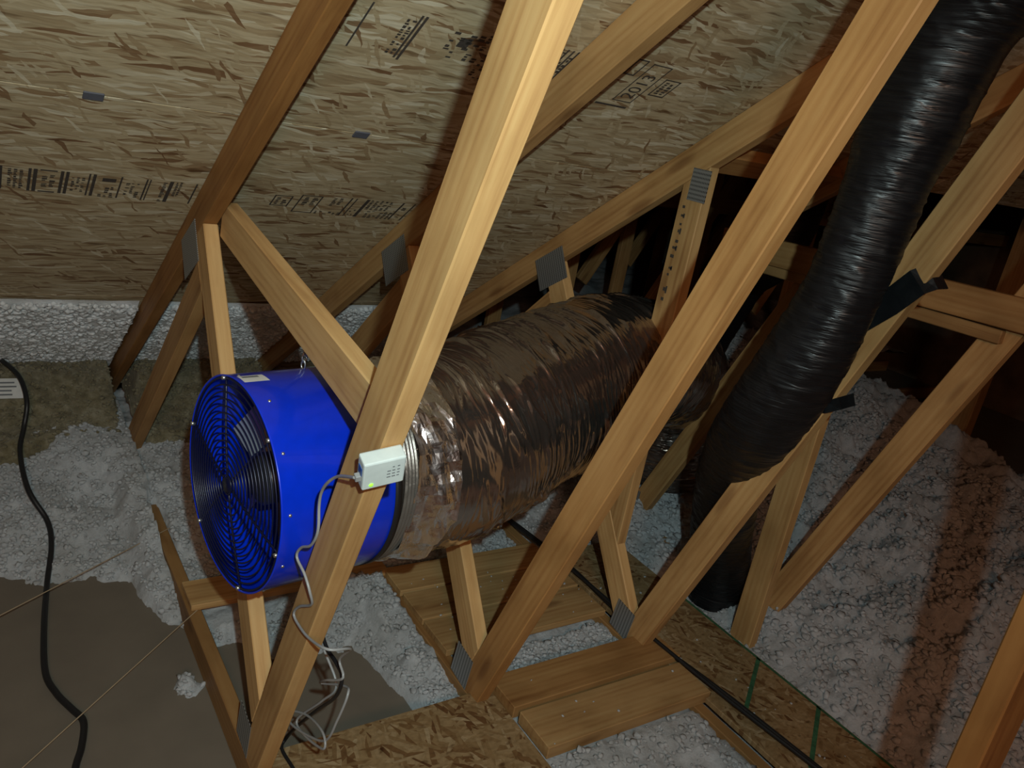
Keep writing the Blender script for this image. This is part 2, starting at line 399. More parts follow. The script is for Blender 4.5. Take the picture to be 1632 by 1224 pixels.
for yh, yl, xo in rows:
    x = xo - 2.44 * 2
    while x < 7.0:
        a, b = max(x, -1.45), min(x + 2.44, 7.15); x += 2.44
        if b - a < 0.1: continue
        if yh > 1.5:
            if a >= 1.76: continue
            b = min(b, 1.762)
        if yh == 0.896 and b > 1.8:
            if a < 1.762:
                p = roof_panel(a, 1.762, yl, yh); panel_at.setdefault('mid', p); a = 1.762
            roof_panel(a, b, 1.76, yh); continue
        p = roof_panel(a, b, yl, yh)
roof_panel(-1.45, 1.762, 3.9, 2.894)
# the other roof slope, beyond the ridge behind the photographer
zr = zt(RIDGE_Y)
back = mesh_obj('ceiling_back', [(-1.5, RIDGE_Y, zr + .012), (7.2, RIDGE_Y, zr + .012), (7.2, RIDGE_Y - 5.2, zr - TAN * 5.2 + .012), (-1.5, RIDGE_Y - 5.2, zr - TAN * 5.2 + .012)], [(0, 1, 2, 3)], 'osb_floor')
struct(back, 'rear slope of the roof deck')
# far walls and the roof of the adjoining wing beyond the opening
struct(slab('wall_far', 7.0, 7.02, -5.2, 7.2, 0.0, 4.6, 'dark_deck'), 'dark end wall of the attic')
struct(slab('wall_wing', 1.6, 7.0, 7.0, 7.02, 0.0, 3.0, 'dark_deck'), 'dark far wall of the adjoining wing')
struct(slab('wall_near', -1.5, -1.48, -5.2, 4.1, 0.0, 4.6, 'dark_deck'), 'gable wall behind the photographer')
struct(slab('ceiling_wing', 1.6, 7.0, 1.80, 7.0, 2.55, 2.57, 'osb_floor'), 'dark roof deck of the adjoining wing')

# ------------------------------------------------------------------ trusses
W_E = [((.860, 1.75), (1.428, .314)), ((.853, 1.877), (1.461, .28)), ((.891, 1.852), (1.512, .18)), ((.865, 1.88), (1.424, .329)), ((.865, 1.88), (1.47, .25)), ((.865, 1.88), (1.47, .25))]
S_E = [((2.16, 1.088), (1.467, .2)), ((2.20, 1.05), (1.52, .16)), ((2.25, 1.03), (1.60, .154))]
WING = ['far wing truss seen dimly through the roof opening, nearest the silver duct', 'far wing truss seen dimly through the roof opening, between two others', 'far wing truss seen dimly through the roof opening, deepest in the dark']
labels = ['timber roof truss with the white sensor box on its long web',
          'timber roof truss whose web crosses in front of the silver duct',
          'timber roof truss with the black duct strapped to its web',
          'timber roof truss with short planks nailed across its web beyond the black duct',
          'dim timber roof truss first in the dark beyond the nailed planks',
          'dim timber roof truss standing farthest from the blue fan']
trusses = []
for k in range(4):
    x0 = TX[k]; t = empty('roof_truss', (x0, 1.5, 0.0)); tag(t, labels[k], 'truss', 'roof trusses at even spacing'); trusses.append(t)
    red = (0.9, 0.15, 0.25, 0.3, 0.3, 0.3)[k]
    end = 3.9 if k < 3 else 1.82
    rc = [((1, 0), end), ((-1, 0), -RIDGE_Y - 0.02)]
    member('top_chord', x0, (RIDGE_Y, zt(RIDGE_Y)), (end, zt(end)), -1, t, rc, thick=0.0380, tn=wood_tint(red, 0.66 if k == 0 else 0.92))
    member('bottom_chord', x0, (-3.5, 0.089), (3.95, 0.089), -1, t, [((0, -1), -0.0005)], thick=0.0380, ext=0, tn=wood_tint(0.35, 0.62))
    p, q = W_E[k]
    dW = (Vector(q) - Vector(p)).normalized(); nE = Vector((-dW.y, dW.x))
    member('web', x0, p, q, -1, t, [UNDER, ((0, -1), -0.0895)], thick=0.0378, ext=1.0, tn=wood_tint((0.08, 0.60, 0.15, 0.15)[k], (1.02, 0.82, 0.95, 0.98)[k]))  # second truss: redder, darker tint paints in shade where the headlamp falls short
    plate(x0, q[0] + (0.089 - q[1]) / dW.y * dW.x - 0.0, 0.150, R(8), 0.085, 0.105, t)
    if k < 3:
        p, q = S_E[k]; pw = Vector(W_E[k][0])
        dS = (Vector(q) - Vector(p)).normalized(); nS = Vector((-dS.y, dS.x))
        member('web', x0, p, q, -1, t, [UNDER, ((0, -1), -0.0895), ((-nE.x, -nE.y), -nE.dot(pw) - 0.0005)], thick=0.0376, ext=0.6, tn=wood_tint(0.0, 1.15))  # raised tint puts extra lamp light into the colour of these webs
        pE, qE = (2.279, 1.033), (3.10, .250)
        member('web', x0, pE, qE, -1, t, [UNDER, ((0, -1), -0.0895), ((-nS.x, -nS.y), -nS.dot(Vector(p)) - 0.0005)], thick=0.0374, ext=0.4, tn=wood_tint(0.3, 0.85))
        plate(x0, 2.275, 1.125, R(-33), 0.165, 0.115, t)
    if k == 2:
        v = member('web', x0, (1.736, 1.50), (1.736, .60), -1, t, [UNDER, ((nS.x, nS.y), nS.dot(Vector(p)) - 0.0895)], thick=0.0372, ext=0.4, tn=wood_tint(0.1, 0.95))
        plate(x0, 1.672, 1.522, R(90), 0.09, 0.07, t)
        # grade stamp lettering running down the post
        bm = bmesh.new()
        for i, z in enumerate((1.455, 1.43, 1.405, 1.385, 1.355, 1.335, 1.31, 1.275, 1.255, 1.21, 1.18)):
            h = random.uniform(0.006, 0.012); y = 1.722 - 0.01
            box_bm(x0 - 0.0008, x0 - 0.0002, y - random.uniform(0.004, 0.012), y + random.uniform(0.0, 0.007), z - h / 2, z + h / 2, bm=bm)
            if i % 2: box_bm(x0 - 0.0008, x0 - 0.0002, y - 0.012, y - 0.006, z - h, z + h, bm=bm)
        link('grade_stamp', bm_mesh('grade_stamp', bm), 'ink', v)['kind'] = 'stuff'
    if k == 3:
        member('web', x0, (1.77, 1.145), (2.20, .18), -1, t, [((0, -1), -0.0895), ((0, 1), 1.30)], thick=0.0376, ext=0.5, tn=wood_tint(0.25, 0.85))
        plate(x0, 2.215, 0.15, R(0), 0.10, 0.13, t)

# boards nailed across the fourth truss, and loose posts
o = board('cross_board', (2.332, 2.05, 1.318), (2.332, 0.60, 1.372), (0, 0, 1), 0.089, 0.036, tn=wood_tint(0.35, 0.75)); tag(o, 'long dim board nailed level across the web beyond the black duct', 'board')
o = board('cross_board', (2.40, 2.0, 1.262), (2.40, 1.02, 1.285), (1, 0, 0), 0.14, 0.038, tn=wood_tint(0.1, 0.75)); tag(o, 'short flat plank resting under the long dim board, its cut end showing', 'board')
o = board('post', (2.205, 1.405, 0.0), (2.205, 1.405, 1.30), (0, 1, 0), 0.089, 0.038, tn=wood_tint(0.12, 0.98)); tag(o, 'upright post rising from the insulation beside the foot of the black duct', 'post')
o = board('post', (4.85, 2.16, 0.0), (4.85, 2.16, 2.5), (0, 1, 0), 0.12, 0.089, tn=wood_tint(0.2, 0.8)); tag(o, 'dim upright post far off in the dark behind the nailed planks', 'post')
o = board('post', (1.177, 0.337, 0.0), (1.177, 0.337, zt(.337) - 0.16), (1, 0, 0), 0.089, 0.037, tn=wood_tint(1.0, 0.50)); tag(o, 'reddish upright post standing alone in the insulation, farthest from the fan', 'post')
o = board('brace_board', (0.5795, 2.13, 1.241), (0.5795, 1.115, 1.116), (0, 0, 1), 0.092, 0.037, tn=wood_tint(-0.1, 1.28)); tag(o, 'pale yellow brace board running above the blue fan from rafter to web', 'board')  # tint brightened to paint in stronger headlamp light on this side
# small block at the lower edge of the roof deck
o = board('blocking', (1.785, 1.70, zt(1.70) - 0.05), (2.345, 1.70, zt(1.70) - 0.05), (0, COS, -SIN), 0.089, 0.038, tn=wood_tint(0.6, 0.8)); tag(o, 'reddish block of lumber under the cut edge of the roof deck', 'block')

# adjoining wing: trusses standing across, deep in the dark
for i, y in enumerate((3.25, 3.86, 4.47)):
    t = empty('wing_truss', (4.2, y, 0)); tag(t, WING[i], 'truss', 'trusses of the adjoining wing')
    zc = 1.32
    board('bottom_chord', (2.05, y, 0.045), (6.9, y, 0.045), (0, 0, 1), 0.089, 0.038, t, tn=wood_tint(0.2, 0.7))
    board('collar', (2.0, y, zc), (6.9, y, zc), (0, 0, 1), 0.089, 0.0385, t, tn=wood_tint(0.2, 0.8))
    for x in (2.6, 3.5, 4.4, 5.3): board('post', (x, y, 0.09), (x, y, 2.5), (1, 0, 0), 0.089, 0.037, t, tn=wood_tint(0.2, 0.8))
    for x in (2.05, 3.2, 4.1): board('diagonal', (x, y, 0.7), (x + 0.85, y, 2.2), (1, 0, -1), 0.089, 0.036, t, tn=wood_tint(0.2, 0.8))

# ------------------------------------------------------------------ boards lying on the bottom chords
ZC = 0.0895
def flat(name, x0, x1, y0, y1, z0, th, tn, label, cat='plank', group=None, mat='wood', rz=0.0):
    L, Wd = x1 - x0, y1 - y0
    me = bm_mesh(name, box_bm(-L / 2, L / 2, -Wd / 2, Wd / 2, -th / 2, th / 2, 0.002))
    mw = Matrix.Translation(((x0 + x1) / 2, (y0 + y1) / 2, z0 + th / 2)) @ Matrix.Rotation(rz, 4, 'Z')
    o = link(name, me, mat, mw=mw); tint(o, tn); tag(o, label, cat, group); return o
flat('plank', 0.53, 1.165, 2.085, 2.215, ZC, 0.02, wood_tint(0.0, 0.95), 'thin plank across the bottom chords right under the blue fan')
flat('plank', 1.15, 1.765, 1.955, 2.095, ZC, 0.022, wood_tint(-0.1, 0.9), 'worn plank under the silver duct, nearest the roof eave', rz=R(-1))
flat('plank', 1.15, 1.765, 1.802, 1.945, ZC, 0.022, wood_tint(-0.05, 0.82), 'worn plank under the silver duct, middle of three')
flat('plank', 1.15, 1.765, 1.645, 1.793, ZC, 0.022, wood_tint(-0.1, 0.78), 'worn plank under the silver duct with white insulation along its free edge')
flat('plank', 1.20, 1.83, 1.355, 1.488, ZC, 0.038, wood_tint(0.4, 0.68), 'brown plank butting against the strand board sheet')
flat('plank', 1.205, 1.80, 1.195, 1.335, ZC, 0.038, wood_tint(-0.05, 0.78), 'pale plank with dark smudges lying beside the brown plank', rz=R(-0.5))
flat('osb_sheet', 0.565, 1.195, 0.45, 1.475, ZC, 0.011, (1, 1, 1), 'strand board sheet lying at the foot of the sensor box web', 'board', mat='osb_floor')
strip = flat('osb_sheet', 1.785, 2.112, 0.35, 2.02, ZC, 0.018, (1, 1, 1), 'narrow strand board strip with green paint lines beside the black cables', 'board', mat='osb_floor')
zs = ZC + 0.0185
for ya, yb in ((1.261, 1.157), (1.023, 0.923)):
    V = [(2.105, ya + .012, zs), (2.105, ya - .004, zs), (1.86, yb - .06, zs), (1.86, yb - .044, zs)]
    mesh_obj('paint_line', V, [(0, 1, 2, 3)], 'green', strip)
mesh_obj('paint_line', [(2.098, 0.36, zs), (2.108, 0.36, zs), (2.108, 1.72, zs), (2.098, 1.72, zs)], [(0, 1, 2, 3)], 'green', strip)

# ------------------------------------------------------------------ blown insulation (height field)
def interp_edge(x, pts):
    xs, ys = zip(*pts); return np.interp(x, xs, ys)
def ins_height(X, Y):
    e = interp_edge(X, [(-1.5, 2.62), (0.0, 2.56), (0.23, 2.43), (0.42, 2.40), (0.47, 2.15), (0.522, 2.08), (0.56, 2.03), (0.62, 2.0), (0.70, 1.90), (0.80, 1.84), (0.90, 1.83), (0.97, 1.82), (1.01, 1.62), (1.05, 1.42), (1.132, 1.30)])
    wob = 0.06 * fbm(X * 9, Y * 9, 1.5, 3) + 0.035 * fbm(X * 34, Y * 34, 2.5, 2)
    left = sstep(0.0, 0.10, Y - e + wob) * 0.052 + sstep(0.05, 0.75, Y - e + wob) * np.where(X < 0.53, 0.17, 0.10)
    left = left - 0.02
    rr = np.hypot(X - 0.475, Y - 1.875); left = left + 0.075 * np.clip(1 - rr / 0.055, 0, 1) * (0.6 + 1.2 * fbm(X * 30, Y * 30, 5.5, 3))
    bay2 = np.where(Y > 1.63, 0.055, 0.075) + sstep(2.15, 2.7, Y) * 0.16
    bay2 = np.where(Y < 1.19, 0.075, bay2)
    bay3 = 0.045 + sstep(2.10, 2.55, X) * 0.06 + sstep(2.3, 3.6, X - 0.35 * Y + 0.7) * 0.22 + sstep(1.7, 2.6, Y) * sstep(2.0, 2.3, X) * 0.12
    h = np.where(X < 1.15, left, np.where(X < 1.765, bay2, bay3))
    amp = np.where(X < 1.15, 0.012 + 0.02 * sstep(0, 0.4, Y - e), np.where(X < 1.765, 0.016, 0.020 + 0.035 * sstep(2.1, 2.7, X)))
    big = fbm(X * 6, Y * 6, 0.3, 2)
    bil = np.abs(fbm(X * 12, Y * 12, 4.2, 5, 0.68)); bil2 = np.abs(fbm(X * 40, Y * 40, 2.7, 2))
    h = h + amp * (1.5 * big + 1.3 * fbm(X * 13, Y * 13, 7.7, 5, 0.65) + 1.1 * (0.30 - bil)) + 0.006 * (0.3 - bil2) + 0.005 * fbm(X * 70, Y * 70, 3.0, 2)
    # stay below things lying there
    cap = np.full_like(h, 9.0)
    for a, b, c, d, z in ((1.14, 1.775, 1.64, 2.11, 0.083), (1.19, 1.84, 1.185, 1.495, 0.083), (1.775, 2.10, 0.3, 2.03, 0.085), (0.56, 1.20, 0.3, 1.48, 0.083), (0.53, 1.17, 2.075, 2.225, 0.083)):
        cap = np.where((X > a) & (X < b) & (Y > c) & (Y < d), np.minimum(cap, z), cap)
    for x0 in TX[:3]: cap = np.where((X > x0 - 0.004) & (X < x0 + 0.042) & (Y < 2.75), np.minimum(cap, 0.06), cap)
    return np.minimum(h, cap)
def icosa():
    t = (1 + 5 ** 0.5) / 2
    v = np.array([(-1, t, 0), (1, t, 0), (-1, -t, 0), (1, -t, 0), (0, -1, t), (0, 1, t), (0, -1, -t), (0, 1, -t), (t, 0, -1), (t, 0, 1), (-t, 0, -1), (-t, 0, 1)], float); v /= np.linalg.norm(v[0])
    f = np.array([(0, 11, 5), (0, 5, 1), (0, 1, 7), (0, 7, 10), (0, 10, 11), (1, 5, 9), (5, 11, 4), (11, 10, 2), (10, 7, 6), (7, 1, 8), (3, 9, 4), (3, 4, 2), (3, 2, 6), (3, 6, 8), (3, 8, 9), (4, 9, 5), (2, 4, 11), (6, 2, 10), (8, 6, 7), (9, 8, 1)])
    return v, f
ICO_V, ICO_F = icosa()
def tufts(P, r):
    """little irregular crumbs of fibre, one per point"""
    n = len(P); jit = rng.uniform(0.55, 1.45, (n, 12, 1)); asp = rng.uniform(0.7, 1.3, (n, 1, 3)) * np.array([1, 1, 0.72])
    V = P[:, None, :] + ICO_V[None] * jit * asp * r[:, None, None]
    F = ICO_F[None] + (np.arange(n) * 12)[:, None, None]
    return V.reshape(-1, 3), F.reshape(-1, 3)
def add_tufts(o, P, r):
    V, F = tufts(P, r); me = o.data
    bm = bmesh.new(); bm.from_mesh(me); t = bpy.data.meshes.new('t'); t.from_pydata(V.tolist(), [], F.tolist()); bm.from_mesh(t); bm.to_mesh(me); bm.free(); bpy.data.meshes.remove(t)
    me.polygons.foreach_set('use_smooth', [True] * len(me.polygons)); me.update()
def height_mesh(name, x0, x1, y0, y1, st, mat, fn, keep=lambda X, Y, Z: Z > -0.004):
    xs = np.arange(x0, x1 + st / 2, st); ys = np.arange(y0, y1 + st / 2, st)
    X, Y = np.meshgrid(xs, ys, indexing='ij')
    jx = (vnoise(X * 37, Y * 37, 9.1) - .5) * st * 0.7; jy = (vnoise(X * 37, Y * 37, 19.4) - .5) * st * 0.7
    X, Y = X + jx, Y + jy
    Z = fn(X, Y); K = keep(X, Y, Z)
    nx, ny = X.shape; idx = np.arange(nx * ny).reshape(nx, ny)
    q = np.stack([idx[:-1, :-1], idx[1:, :-1], idx[1:, 1:], idx[:-1, 1:]], -1).reshape(-1, 4)
    kq = (K[:-1, :-1] | K[1:, :-1] | K[1:, 1:] | K[:-1, 1:]).reshape(-1)
    q = q[kq]; used = np.unique(q); remap = -np.ones(nx * ny, int); remap[used] = np.arange(len(used))
    V = np.stack([X, Y, Z], -1).reshape(-1, 3)[used]; F = remap[q]
    me = bpy.data.meshes.new(name); me.from_pydata(V.tolist(), [], F.tolist()); me.update()
    return link(name, me, mat, smooth=True)
ins = height_mesh('blown_insulation', -1.2, 4.6, -0.45, 3.75, 0.0125, 'fluff', ins_height)
ins['kind'] = 'stuff'; tag(ins, 'white fluffy blown insulation lying between the bottom chords', 'insulation')
N = 42000
X = np.concatenate([rng.uniform(-0.25, 1.8, N // 2), rng.uniform(1.1, 4.2, N // 2)]); Y = np.concatenate([rng.uniform(1.2, 3.3, N // 2), rng.uniform(0.3, 3.4, N // 2)])
H_ = ins_height(X, Y); H2 = ins_height(X + 0.012, Y + 0.004)
ok = (H_ > 0.004) & (np.abs(H2 - H_) < 0.02)
for a, b, c, d in ((1.14, 1.775, 1.64, 2.11), (1.19, 1.84, 1.185, 1.495), (1.775, 2.112, 0.3, 2.03), (0.56, 1.20, 0.3, 1.48), (0.53, 1.17, 2.075, 2.225)): ok &= ~((X > a) & (X < b) & (Y > c) & (Y < d))
r_ = rng.uniform(0.004, 0.011, len(X)) * np.where(X > 2.1, 1.45, 1.0)
P_ = np.stack([X, Y, H_ + r_ * 0.10], -1)[ok]; r_ = r_[ok]
# crumbs spilled on the boards
ns = 130; Xs = rng.uniform(1.2, 2.08, ns); Ys = np.where(rng.random(ns) < 0.5, rng.uniform(0.6, 1.48, ns), rng.uniform(1.66, 2.0, ns)); zb = np.where(Xs > 1.785, 0.1085, np.where(Ys > 1.6, 0.1125, 0.1285))
on = (Xs > 1.79) | ((Xs < 1.76) & (Ys > 1.66)) | ((Xs < 1.78) & (Ys > 1.20) & (Ys < 1.33)) | ((Xs < 1.78) & (Ys > 1.36) & (Ys < 1.48))
P_ = np.concatenate([P_, np.stack([Xs, Ys, zb + 0.001], -1)[on]]); r_ = np.concatenate([r_, rng.uniform(0.0015, 0.0045, on.sum())])
add_tufts(ins, P_, r_)
far = height_mesh('far_insulation', 1.9, 6.9, 3.70, 6.9, 0.05, 'fluff', lambda X, Y: 0.24 + 0.07 * fbm(X * 5, Y * 5, 1.1, 4))
far['kind'] = 'stuff'; tag(far, 'dim blown insulation on the floor of the adjoining wing', 'insulation')

# brown batts standing at the eave, one per truss bay
def batt(x0, x1, label):
    def fn(X, Y):
        prof = 0.02 + 0.20 * sstep(2.98, 3.10, Y + 0.05 * fbm(X * 7, Y * 4, 3.3, 2)) + 0.15 * sstep(3.12, 3.42, Y)
        edge = sstep(0, 0.03, X - x0) * sstep(0, 0.03, x1 - X)
        return prof * (0.6 + 0.4 * edge) + 0.022 * fbm(X * 14, Y * 14, 6.0, 4)
    o = height_mesh('insulation_batt', x0, x1, 2.95, 3.62, 0.0125, 'batt', fn, lambda X, Y, Z: Z > -1)
    n = 1500; X = rng.uniform(x0, x1, n); Y = rng.uniform(2.97, 3.6, n); r_ = rng.uniform(0.004, 0.011, n)
    add_tufts(o, np.stack([X, Y, fn(X, Y) + 0.2 * r_], -1), r_)
    tag(o, label, 'insulation', 'brown batts along the eave'); return o
batt(-0.30, 0.515, 'brown fibrous insulation batt at the eave behind the thick black cord')
batt(0.565, 1.125, 'brown fibrous insulation batt at the eave behind the blue fan')
# white insulation packed up under the deck between the rafters
def packed(x0, x1, label):
    st = 0.0125; xs = np.arange(x0, x1, st); ss = np.arange(0, 0.80, st)
    X, S = np.meshgrid(xs, ss, indexing='ij')
    off = 0.020 + 0.005 * fbm(X * 9, S * 9, 2.0, 3) + 0.006 * fbm(X * 40, S * 40, 5.0, 3)
    off = off * sstep(-0.02, 0.10, S + 0.012 * fbm(X * 12, S * 0 + 1, 0, 2)) + 0.004
    y = 2.92 + S * COS - off * SIN; z = zt(2.92) - S * SIN - off * COS
    n0, n1 = X.shape; idx = np.arange(n0 * n1).reshape(n0, n1)
    q = np.stack([idx[:-1, :-1], idx[1:, :-1], idx[1:, 1:], idx[:-1, 1:]], -1).reshape(-1, 4)
    o = mesh_obj('packed_insulation', np.stack([X, y, z], -1).reshape(-1, 3).tolist(), q.tolist(), 'packed', smooth=True)
    n = 6500; Dt = rng.uniform(0.012, 0.024, 6500); Xt = rng.uniform(x0 + 0.012, x1 - 0.012, n); St = rng.uniform(0.02, 0.78, n); r_ = rng.uniform(0.006, 0.014, n)
    add_tufts(o, np.stack([Xt, 2.92 + St * COS - Dt * SIN, zt(2.92) - St * SIN - Dt * COS], -1), r_)
    tag(o, label, 'insulation', 'white insulation packed under the deck'); return o
packed(-0.45, 0.518, 'white insulation packed under the deck beside the first rafter tail, at the cord side')
packed(0.564, 1.128, 'white insulation packed under the deck behind the blue fan')
packed(1.174, 1.738, 'white insulation packed under the deck behind the silver duct')

# ------------------------------------------------------------------ blue inline fan
FR, FL = 0.222, 0.26
FC = Vector((0.44, 1.483, 0.829)); YAW = R(8)
fan = empty('duct_fan', FC - Vector((0, 0, FR)), YAW); tag(fan, 'blue drum fan with round wire guard hung through the truss', 'fan')
FM = Matrix.Translation(FC) @ Matrix.Rotation(YAW, 4, 'Z')      # local x = fan axis
def lathe(profile, seg=96):
    V, F = [], []; n = len(profile)
    for k in range(seg):
        a = 2 * math.pi * k / seg
        for x, r in profile: V.append((x, r * math.cos(a), r * math.sin(a)))
    for k in range(seg):
        k2 = (k + 1) % seg
        for i in range(n - 1): F.append((k * n + i, k2 * n + i, k2 * n + i + 1, k * n + i + 1))
    return V, F
def fan_part(name, V, F, mat, parent=None, smooth=True):
    o = mesh_obj(name, V, F, mat, parent or fan, smooth, FM); return o
V, F = lathe([(0.012, FR - 0.004), (0.002, FR - 0.003), (0.0, FR - 0.001), (0.001, FR + 0.001), (0.004, FR), (FL - 0.004, FR), (FL, FR - 0.002), (FL - 0.004, FR - 0.004), (0.012, FR - 0.004)])
hs = fan_part('housing', V, F, 'blue')
V, F = lathe([(FL - 0.012, FR + 0.0004), (FL - 0.012, FR + 0.002), (FL + 0.004, FR + 0.002), (FL + 0.004, FR + 0.0004)]); fan_part('rear_rim', V, F, 'black')
# wire guard: rings and spokes
def torus(Rr, r, x, seg=72, sec=6):
    V, F = [], []
    for k in range(seg):
        a = 2 * math.pi * k / seg
        for j in range(sec):
            b = 2 * math.pi * j / sec; rr = Rr + r * math.cos(b); V.append((x + r * math.sin(b), rr * math.cos(a), rr * math.sin(a)))
    for k in range(seg):
        for j in range(sec):
            F.append((k * sec + j, ((k + 1) % seg) * sec + j, ((k + 1) % seg) * sec + (j + 1) % sec, k * sec + (j + 1) % sec))
    return V, F
gd = None
nr = 15
for i in range(nr):
    rr = 0.020 + (FR - 0.026) * i / (nr - 1); dome = -0.012 * (1 - (rr / FR) ** 2)
    V, F = torus(rr, 0.0018 if i < nr - 1 else 0.003, 0.004 + dome)
    o = fan_part('guard_ring', V, F, 'guard')
for k in range(6):
    a = R(12 + 60 * k); pts = []
    for j in range(9):
        rr = 0.004 + (FR - 0.006) * j / 8; pts.append(Vector((0.0065 - 0.012 * (1 - (rr / FR) ** 2), rr * math.cos(a), rr * math.sin(a))))
    V, F = tube_data(pts, 0.0024, 6); fan_part('guard_spoke', V, F, 'guard')
    e = (0.002, (FR - 0.006) * math.cos(a), (FR - 0.006) * math.sin(a))
    V, F = lathe([(-0.006, 0.0), (-0.006, 0.004), (0.002, 0.005), (0.002, 0.0)], 10); V = [(p[0] + e[0], p[1] + e[1], p[2] + e[2]) for p in V]; fan_part('guard_bolt', V, F, 'steel')
V, F = lathe([(-0.010, 0.0), (-0.010, 0.016), (-0.004, 0.019), (0.0, 0.0)], 24); fan_part('guard_boss', V, F, 'guard')
# motor, blades
V, F = lathe([(0.055, 0.0), (0.055, 0.045), (0.062, 0.055), (0.15, 0.055), (0.155, 0.03), (0.155, 0.0)], 40); fan_part('motor', V, F, 'motor')
def blade_mesh():
    V, F = [], []; nrad, nch = 8, 5
    for side in (0, 1):
        for i in range(nrad):
            r_ = 0.05 + (FR - 0.014 - 0.05) * i / (nrad - 1); tw = R(52 - 26 * i / (nrad - 1)); ch = 0.075 + 0.035 * i / (nrad - 1)
            for j in range(nch):
                c = (j / (nch - 1) - 0.5) * ch; cam_ = 0.010 * (1 - (2 * j / (nch - 1) - 1) ** 2)
                xx = 0.115 + c * math.sin(tw) + cam_ + (0.0015 if side else 0); th = c * math.cos(tw) / r_
                V.append((xx, r_ * math.cos(th), r_ * math.sin(th)))
    N = nrad * nch
    for i in range(nrad - 1):
        for j in range(nch - 1):
            a = i * nch + j; F.append((a, a + 1, a + nch + 1, a + nch)); F.append((N + a, N + a + nch, N + a + nch + 1, N + a + 1))
    return V, F
bV, bF = blade_mesh()
bme = bpy.data.meshes.new('blade'); bme.from_pydata(bV, [], bF); bme.update()
for k in range(6): link('blade', bme, 'blade', fan, True, FM @ Matrix.Rotation(R(20 + 60 * k), 4, 'X'))
for k in range(3):
    V, F = tube_data([Vector((0.135, 0.05 * math.cos(R(35 + 120 * k)), 0.05 * math.sin(R(35 + 120 * k)))), Vector((0.135, (FR - 0.004) * math.cos(R(35 + 120 * k)), (FR - 0.004) * math.sin(R(35 + 120 * k))))], 0.006, 8)
    fan_part('motor_strut', V, F, 'motor')
# drum details: angle a is measured from local +y (eave side) over the top
def on_drum(a0, a1, x0, x1, r, n=10):
    V, F = [], []
    for i in range(n + 1):
        a = R(a0 + (a1 - a0) * i / n)
        for x in (x0, x1): V.append((x, r * math.cos(a), r * math.sin(a)))
    for i in range(n): F.append((2 * i, 2 * i + 1, 2 * i + 3, 2 * i + 2))
    return V, F
V, F = on_drum(82, 92, 0.010, 0.062, FR + 0.0006); lb = fan_part('label', V, F, 'paper')
V, F = on_drum(83.5, 86, 0.016, 0.050, FR + 0.0009); fan_part('print', V, F, 'ink_grey', lb)
V, F = on_drum(64, 92, 0.02, 0.05, FR - 0.0046); fan_part('lit_blade_patch', V, F, 'paper')  # pale patch on the drum wall, painted in for a lit fan blade
for a in (20, 80, 110, 140, 170, 200, 230, 290):
    p = Vector((0.018 if a != 110 else 0.03, FR * math.cos(R(a)), FR * math.sin(R(a)))); n = Vector((0, math.cos(R(a)), math.sin(R(a))))
    V, F = lathe([(0.0, 0.0035), (0.0016, 0.0028), (0.002, 0.0)], 10)
    mm = n.to_track_quat('X', 'Z').to_matrix()
    V = [tuple(mm @ Vector(v) + p) for v in V]; fan_part('screw', V, F, 'steel')
# hanging chain between the brace board and the drum top
ch = empty('hanging_chain', (0.60, 1.56, 1.045)); tag(ch, 'short steel chain holding the blue fan to the brace board', 'chain')
for i in range(6):
    V, F = torus(0.008, 0.002, 0.0, 16, 6)
    V = [(v[0], v[1] * 0.75, v[2] * 1.35) for v in V]
    mw = Matrix.Translation((0.598 + 0.001 * i, 1.565, 1.052 + 0.0165 * i)) @ Matrix.Rotation(R(20 + 90 * (i % 2)), 4, 'Z')
    mesh_obj('chain_link', V, F, 'steel', ch, True, mw)

# ------------------------------------------------------------------ silver insulated duct
dpts = [(0.692, 1.518, 0.829), (0.80, 1.540, 0.822), (0.95, 1.575, 0.820), (1.13, 1.635, 0.845), (1.40, 1.735, 0.875), (1.65, 1.83, 0.895), (1.95, 1.965, 0.875), (2.25, 2.10, 0.80), (2.45, 2.20, 0.68), (2.56, 2.27, 0.50), (2.60, 2.30, 0.25)]
duct = empty('silver_duct', (0.95, 1.575, 0.58)); tag(duct, 'fat silver foil jacketed flexible duct leading off from the blue fan', 'duct')
def drad(s): return 0.214 + 0.026 * float(sstep(0.06, 0.30, s)) - 0.030 * float(sstep(1.0, 1.5, s))
def wrinkle(S, TH):
    y, z = np.cos(TH), np.sin(TH)
    wp = 0.35 * fbm(S * 5, y * 1.2, z * 1.2, 2)
    n = fbm(S * 21 + 1.3 * y + 1.0 * z + wp, y * 0.8 + 3, z * 0.8 + 5, 2)
    rid = np.clip(1 - np.abs(n) * 3.2, 0, 1)
    n2 = fbm(S * 46 - 1.0 * y + 2.2 * z + wp * 2, y * 1.1 + 8, z * 1.1 + 1, 2); rid2 = np.clip(1 - np.abs(n2) * 3.0, 0, 1)
    m1 = sstep(-0.15, 0.30, fbm(S * 9 + 9, y * 2.4, z * 2.4, 2)); m2 = sstep(-0.2, 0.3, fbm(S * 8 + 2, y * 2.0 + 4, z * 2.0, 2))
    n3 = fbm(S * 85 + 2.0 * y - 1.5 * z + wp * 3, y * 1.6 + 2, z * 1.6 + 9, 2); rid3 = np.clip(1 - np.abs(n3) * 2.6, 0, 1)
    f = sstep(0.02, 0.2, S)
    return f * (0.0014 * rid3 ** 2 + 0.0105 * rid ** 2.5 * m1 + 0.0036 * rid2 ** 2 * m2 + 0.012 * fbm(S * 3, y, z, 2))
tube('jacket', dpts, drad, 210, 'silver', duct, 0.0032, wrinkle)
